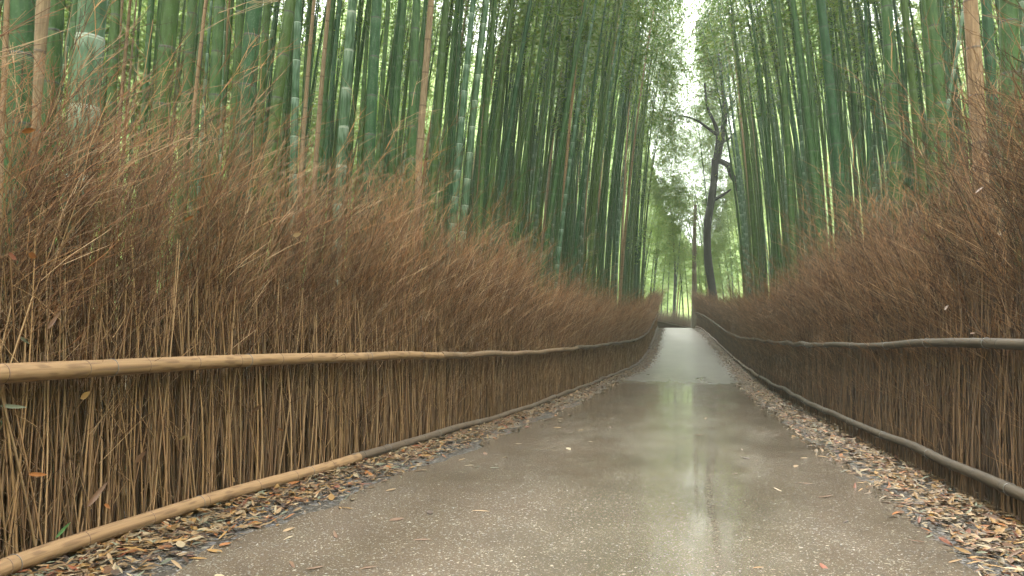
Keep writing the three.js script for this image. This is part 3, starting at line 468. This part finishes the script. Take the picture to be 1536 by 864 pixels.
function brushFence(side, label, tones, seed, d0, d1, poles) {
  const X = side < 0 ? XL : XR, root = base('brush_fence', X(4) - 0, gd(4), -4);
  tag(root, label, 'fence');
  const brushMat = new THREE.MeshPhysicalMaterial({ vertexColors: true, roughness: 0.85, specularIntensity: 0.3 });
  // local x runs along the fence: away from the camera for the fence on the -x side, towards it on the other
  const dir = side < 0 ? 1 : -1, mods = Array.from({ length: 7 }, (_, k) => brushModule(seed + k, dir, 78, tones)), mats = mods.map(() => []), r = rng(seed + 60);
  for (let d = d0; d < d1; d += 0.46) {
    const k = Math.floor(r() * mods.length), sl = (X(d + 0.25) - X(d - 0.25)) / 0.5, turn = side < 0 ? Math.PI / 2 - Math.atan(sl) : -Math.PI / 2 - Math.atan(sl), dd = side < 0 ? d : d + 0.5, h = (side < 0 ? lerp(1.07, 0.92, smooth(4, 15, d)) : lerp(1.04, 0.94, smooth(9, 18, d))) + 0.09 * n2(d * 0.35, seed) + 0.07 * (r() - 0.5);
    mats[k].push(new THREE.Matrix4().compose(V(X(dd), gd(dd) - 0.01, -dd), new THREE.Quaternion().setFromEuler(new THREE.Euler(0, turn + (r() - 0.5) * 0.1, 0)), V(1, h, 0.95 + 0.15 * r())));
  }
  mods.forEach((g, k) => copies('brushwood', g, brushMat, mats[k], null, root));
  // the front sticks that can be told apart
  const sm = tones.stem.flatMap((c) => [0.75, 1, 1.25].map((k) => new THREE.MeshPhysicalMaterial({ color: lin(c[0] * k, c[1] * k, c[2] * k), roughness: 0.75, specularIntensity: 0.4 })));
  const a0 = side < 0 ? 2.2 : 4.0, a1 = side < 0 ? 8.2 : 9.6;
  for (let k = 0; k < 300; k++) {
    const d = lerp(a0, a1, Math.pow((k + r()) / 300, 1.25)), s = mesh('stick', stickGeos[Math.floor(r() * 8)], sm[Math.floor(r() * sm.length)], root);
    s.position.set(X(d) + side * (0.012 + 0.07 * r() * r()), gd(d) - 0.03 - 0.1 * r(), -d).sub(root.position);
    const cross = r() < 0.38 ? 0.6 : 0.2; s.rotation.set((r() - 0.5) * cross, r() * 6.28, (r() - 0.5) * 0.05, 'ZXY'); const w = 0.75 + 0.7 * r() * r(); s.scale.set(w, 0.8 + 0.35 * r(), w);
  }
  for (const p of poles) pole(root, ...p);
  return root;
}
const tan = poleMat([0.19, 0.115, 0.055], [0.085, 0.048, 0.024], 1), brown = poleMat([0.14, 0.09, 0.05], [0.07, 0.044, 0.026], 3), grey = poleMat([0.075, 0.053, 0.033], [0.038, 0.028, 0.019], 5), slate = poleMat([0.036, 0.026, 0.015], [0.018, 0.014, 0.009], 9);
const tanRing = new THREE.MeshStandardMaterial({ color: lin(0.11, 0.062, 0.03), roughness: 0.7 }), darkRing = new THREE.MeshStandardMaterial({ color: lin(0.03, 0.025, 0.018), roughness: 0.8 });
const up8 = () => 0.845, dn = () => 0.045;
brushFence(-1, 'reddish brown brush fence held by tan bamboo poles along the path', { stem: [[0.2, 0.118, 0.053], [0.16, 0.09, 0.042], [0.24, 0.15, 0.074], [0.095, 0.055, 0.028]], twig: [[0.165, 0.08, 0.036], [0.205, 0.11, 0.05], [0.105, 0.048, 0.022], [0.27, 0.175, 0.1], [0.06, 0.03, 0.016], [0.18, 0.08, 0.032]] }, 500, -5, 47, [
  ['top_rail', -1, -5, 1.2, up8, 0.036, 0.04, tan, tanRing, 1, 0.36], ['top_rail', -1, 1.15, 7.6, up8, 0.043, 0.036, tan, tanRing, 2, 0.4], ['top_rail', -1, 7.55, 15, up8, 0.036, 0.033, brown, tanRing, 3, 0.4], ['top_rail', -1, 14.95, 24, up8, 0.036, 0.034, grey, darkRing, 4, 0.4], ['top_rail', -1, 23.95, 34, up8, 0.036, 0.034, grey, darkRing, 5, 0.4], ['top_rail', -1, 33.95, 46.8, up8, 0.036, 0.034, grey, darkRing, 6, 0.4],
  ['bottom_rail', -1, -5, 5.7, dn, 0.034, 0.04, tan, tanRing, 11, 0.46], ['bottom_rail', -1, 5.6, 13, dn, 0.038, 0.034, grey, darkRing, 12, 0.42], ['bottom_rail', -1, 12.95, 22, dn, 0.036, 0.034, grey, darkRing, 13, 0.4], ['bottom_rail', -1, 21.95, 34, dn, 0.036, 0.034, grey, darkRing, 14, 0.4], ['bottom_rail', -1, 33.95, 46.8, dn, 0.036, 0.034, grey, darkRing, 15, 0.4]]);
const upR = (d) => 1.0 - 0.1 * smooth(16, 30, d), dnR = (d) => 0.2 - 0.12 * smooth(14, 30, d);
brushFence(1, 'dark brown brush fence held by dark weathered bamboo poles along the path', { stem: [[0.105, 0.063, 0.034], [0.08, 0.05, 0.03], [0.135, 0.08, 0.041], [0.05, 0.032, 0.02]], twig: [[0.155, 0.072, 0.028], [0.185, 0.098, 0.043], [0.09, 0.043, 0.02], [0.25, 0.155, 0.085], [0.05, 0.027, 0.016]] }, 700, -5, 48.5, [
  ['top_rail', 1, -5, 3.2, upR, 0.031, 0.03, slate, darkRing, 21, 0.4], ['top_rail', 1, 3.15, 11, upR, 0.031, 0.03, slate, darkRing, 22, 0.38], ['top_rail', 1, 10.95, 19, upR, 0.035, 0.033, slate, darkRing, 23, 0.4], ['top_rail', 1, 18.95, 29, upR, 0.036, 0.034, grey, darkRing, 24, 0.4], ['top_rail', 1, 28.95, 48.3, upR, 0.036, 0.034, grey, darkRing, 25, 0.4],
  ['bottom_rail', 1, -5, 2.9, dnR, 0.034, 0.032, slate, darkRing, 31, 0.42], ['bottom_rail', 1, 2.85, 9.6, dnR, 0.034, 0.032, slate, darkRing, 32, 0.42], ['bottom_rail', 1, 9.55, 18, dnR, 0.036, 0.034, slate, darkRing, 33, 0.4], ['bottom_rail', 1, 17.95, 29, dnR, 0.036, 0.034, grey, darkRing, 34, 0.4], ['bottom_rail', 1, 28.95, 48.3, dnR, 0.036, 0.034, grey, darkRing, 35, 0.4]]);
{ // the fence that crosses where the path turns away
  const A = V(-1.6, -0.85, -48.2), B = V(1.5, -1.75, -56.5), root = base('brush_fence', A.x, A.y, A.z), along = B.clone().sub(A), L = Math.hypot(along.x, along.z), turn = -Math.atan2(along.z, along.x), r = rng(950);
  tag(root, 'low brush fence slanting across where the path turns away', 'fence');
  const tones = { stem: [[0.105, 0.068, 0.037], [0.081, 0.053, 0.031]], twig: [[0.124, 0.062, 0.034], [0.099, 0.053, 0.031]] }, mods = [0, 1].map((k) => brushModule(960 + k, 1, 70, tones, 0.72)), mats = [[], []], bm = new THREE.MeshStandardMaterial({ vertexColors: true, roughness: 0.8 });
  for (let s = 0; s < L; s += 0.46) { const p = A.clone().lerp(B, s / L); mats[r() < 0.5 ? 0 : 1].push(new THREE.Matrix4().compose(V(p.x, Math.min(p.y, height(p.x, p.z) + 0.05), p.z), new THREE.Quaternion().setFromEuler(new THREE.Euler(0, turn, 0)), V(1, 0.95 + 0.15 * r(), 1))); }
  mods.forEach((g, k) => copies('brushwood', g, bm, mats[k], null, root));
  const m = new MB(); m.tube(Array.from({ length: 14 }, (_, k) => { const p = A.clone().lerp(B, k / 13); return [p.x - 0.02, p.y + 0.86 + 0.02 * n2(k, 4), p.z + 0.06, 0.036]; }), 8, null, Array.from({ length: 14 }, (_, k) => k), true);
  worldMesh('top_rail', m.geo(), grey, root);
}

// ---------------------------------------------------------------- fallen leaves
function fallen(seed, len, wid) {                                      // a dry leaf: midrib fold, curl along its length
  const r = rng(seed), p = [], idx = [], K = 5, curl = (r() - 0.3) * 0.5, fold = 0.15 + 0.35 * r();
  for (let k = 0; k <= K; k++) { const t = k / K, w = wid * Math.pow(Math.sin(Math.PI * (0.04 + 0.94 * Math.pow(t, 0.8))), 0.8) * 0.5, x = (t - 0.5) * len, y = len * curl * (t - 0.5) * (t - 0.5) + 0.002; p.push(x, y + w * fold, -w, x, y, 0.03 * wid * Math.sin(t * 7), x, y + w * fold * (0.4 + r()), w); }
  for (let k = 0; k < K; k++) for (const s of [0, 1]) { const a = k * 3 + s; idx.push(a, a + 1, a + 3, a + 1, a + 4, a + 3); }
  const g = new THREE.BufferGeometry(); g.setAttribute('position', new THREE.Float32BufferAttribute(p, 3)); g.setIndex(idx); g.computeVertexNormals(); return g;
}
const narrow = [0, 1, 2, 3].map((k) => fallen(800 + k, 0.062 + 0.014 * k, 0.011 + 0.002 * k)), broad = [0, 1, 2].map((k) => fallen(820 + k, 0.06 + 0.012 * k, 0.026 + 0.005 * k));
const DRY = [['tan', 0.260, 0.167, 0.081], ['ochre', 0.279, 0.155, 0.046], ['orange', 0.285, 0.105, 0.025], ['brown', 0.124, 0.062, 0.028], ['pale straw', 0.310, 0.236, 0.136], ['russet', 0.186, 0.056, 0.022], ['grey green', 0.15, 0.155, 0.095], ['dark brown', 0.062, 0.037, 0.022]];
const dryMats = DRY.map(([, r, g, b]) => new THREE.MeshPhysicalMaterial({ color: lin(r * 0.75, g * 0.75, b * 0.75), roughness: 0.55, specularIntensity: 0.5, transmission: 0.15, thickness: 0 }));
const PICK = [0, 0, 1, 1, 2, 3, 4, 4, 0, 0, 1, 6, 3, 7, 4, 0, 3, 5];
{
  const r = rng(833), mats = [[], [], [], [], []], cols = [[], [], [], [], []], all = [...narrow.slice(0, 3), ...broad.slice(0, 2)];
  const litterMat = new THREE.MeshPhysicalMaterial({ roughness: 0.55, specularIntensity: 0.5, transmission: 0.12, thickness: 0 });
  const drop = (x, d, lift) => { const k = r() < 0.72 ? Math.floor(r() * 3) : 3 + Math.floor(r() * 2), [, a, b, c] = DRY[PICK[Math.floor(r() * PICK.length)]], s = 0.62 + 0.8 * r() * r() + 0.1 * r(), t = 0.3 + 0.5 * r();
    mats[k].push(new THREE.Matrix4().compose(V(x, gd0(d) + 0.005 + lift, -d), new THREE.Quaternion().setFromEuler(new THREE.Euler((r() - 0.5) * 0.7, r() * 6.28, (r() - 0.5) * 0.5)), V(s, s, s))); cols[k].push(lin(a * t, b * t, c * t)); };
  for (let k = 0; k < 52000; k++) {
    const left = r() < 0.5, d = 1.6 + 44 * Math.pow(r(), 2.1), w = Math.abs((r() + r() + r()) / 3 - 0.18) * 1.05, dens = 0.75 + 0.5 * n2(d * 0.9 + (left ? 0 : 60), w * 3); if (r() > dens) continue;
    drop(left ? XL(d) - 0.1 + w * 0.95 : XR(d) + 0.12 - w * 0.95, d, 0.016 * r() * (w < 0.45 ? 1.5 : 0.3));
  }
  const L = base('leaf_litter', 0, -0.2, -5); tag(L, 'drifts of dry fallen leaves along the foot of both fences', 'leaf litter', null, 'stuff');
  all.forEach((g, k) => copies('leaves', g, litterMat, mats[k], cols[k], L));
  // single leaves one can pick out: on the open path and on top of the drifts
  const spots = []; for (let k = 0; k < 70; k++) { const d = 2.4 + 9 * Math.pow(r(), 1.6), t = Math.pow(r(), 1.8) * 0.8; spots.push([r() < 0.6 ? edgeL(d) + t * 1.3 : edgeR(d) - t * 1.3, d, 0, r() < 0.55, PICK[Math.floor(r() * PICK.length)], 'lying alone on the wet path', 'single leaves on the wet path']); }
  for (let k = 0; k < 130; k++) { const left = r() < 0.55, d = (left ? 2.5 : 4) + 5 * Math.pow(r(), 1.3), w = 0.08 + 0.42 * r(); spots.push([left ? XL(d) + w : XR(d) - w, d, 0.022, r() < 0.4, PICK[Math.floor(r() * PICK.length)], left ? 'on the leaf drift under the tan poles' : 'on the leaf drift under the dark poles', 'leaves on top of the drifts']); }
  for (const [x, d, lift, nar, c, where, group] of spots) {
    const g = nar ? narrow[Math.floor(r() * 4)] : broad[Math.floor(r() * 3)], m = mesh('fallen_leaf', g, dryMats[c]), s = 0.8 + 0.4 * r();
    m.position.set(x, gd0(d) + 0.005 + lift * r(), -d); m.rotation.set((r() - 0.5) * 0.25, r() * 6.28, (r() - 0.5) * 0.25); m.scale.setScalar(s);
    tag(m, `${DRY[c][0]} ${nar ? 'narrow' : 'broad'} fallen leaf ${where}`, 'leaf', group);
  }
}
{ // leaves caught in the brush of the fences
  const r = rng(871), C = { g: ['grey green', 6], o: ['ochre', 1], b: ['large brown', 3], a: ['orange', 2], r: ['russet', 5], p: ['tan', 0], s: ['brown', 3], e: ['fresh green', -1] };
  const fresh = new THREE.MeshPhysicalMaterial({ color: lin(0.05, 0.13, 0.03), roughness: 0.5, transmission: 0.3, thickness: 0 });
  const left = [[-2.691, 0.623, -2.660, 'g'], [-2.695, 0.624, -3.054, 'o'], [-2.696, 0.146, -3.136, 'b'], [-2.588, 1.755, -2.611, 'a'], [-2.649, 1.251, -2.702, 'a'], [-2.649, 1.239, -2.604, 'r'], [-2.613, 1.515, -3.695, 'a'], [-2.615, 1.586, -3.240, 'p'], [-2.692, 0.317, -2.784, 'a'], [-2.683, 0.314, -3.762, 'p'], [-2.620, 0.207, -4.699, 'a'], [-2.699, 0.267, -3.436, 's'], [-2.638, 0.383, -4.437, 's'], [-2.697, 0.073, -3.203, 'a'], [-2.691, 0.896, -2.709, 'g'], [-2.684, 0.977, -2.854, 's'], [-2.611, -0.129, -4.795, 'g'], [-2.694, 0.040, -2.927, 'e'], [-2.587, -0.202, -5.065, 'e'], [-2.540, 1.516, -4.763, 'p'], [-2.653, -0.022, -4.205, 'o']];
  const right = [[1.646, 2.075, -6.466, 'p'], [1.679, 1.812, -5.257, 'r'], [1.693, 1.704, -4.886, 's'], [1.774, 1.018, -5.736, 's'], [1.784, 0.735, -7.820, 'o'], [1.787, 0.444, -6.204, 's'], [1.668, 1.848, -8.892, 'o'], [1.726, 1.436, -4.700, 'p'], [1.789, 0.863, -5.299, 's']];
  [...left, ...right].forEach(([x, y, z, c], k) => {
    const tanSide = k < left.length, m = mesh('caught_leaf', c === 'e' || r() < 0.4 ? narrow[3] : broad[Math.floor(r() * 3)], C[c][1] < 0 ? fresh : dryMats[C[c][1]]);
    m.position.set(x, y, z); m.rotation.set((tanSide ? 1 : -1) * 0.3 + (r() - 0.5), (tanSide ? 1.57 : -1.57) + (r() - 0.5) * 0.8, (r() - 0.5) * 1.6, 'YXZ'); m.rotateX(1.2); m.scale.setScalar(c === 'b' ? 1.5 : tanSide ? 0.75 + 0.4 * r() : 0.6 + 0.3 * r());
    const g = gd(-z), part = y - g > 1.0 ? 'above the rail' : 'below the rail';
    tag(m, `${C[c][0]} leaf caught in the brush ${part} of the ${tanSide ? 'tan-poled' : 'dark-poled'} fence`, 'leaf', 'leaves caught in the brush fences');
  });
}
scene.fog = new THREE.FogExp2(new THREE.Color(0.88, 0.97, 0.78), 0.0011);
renderer.render(scene, camera);
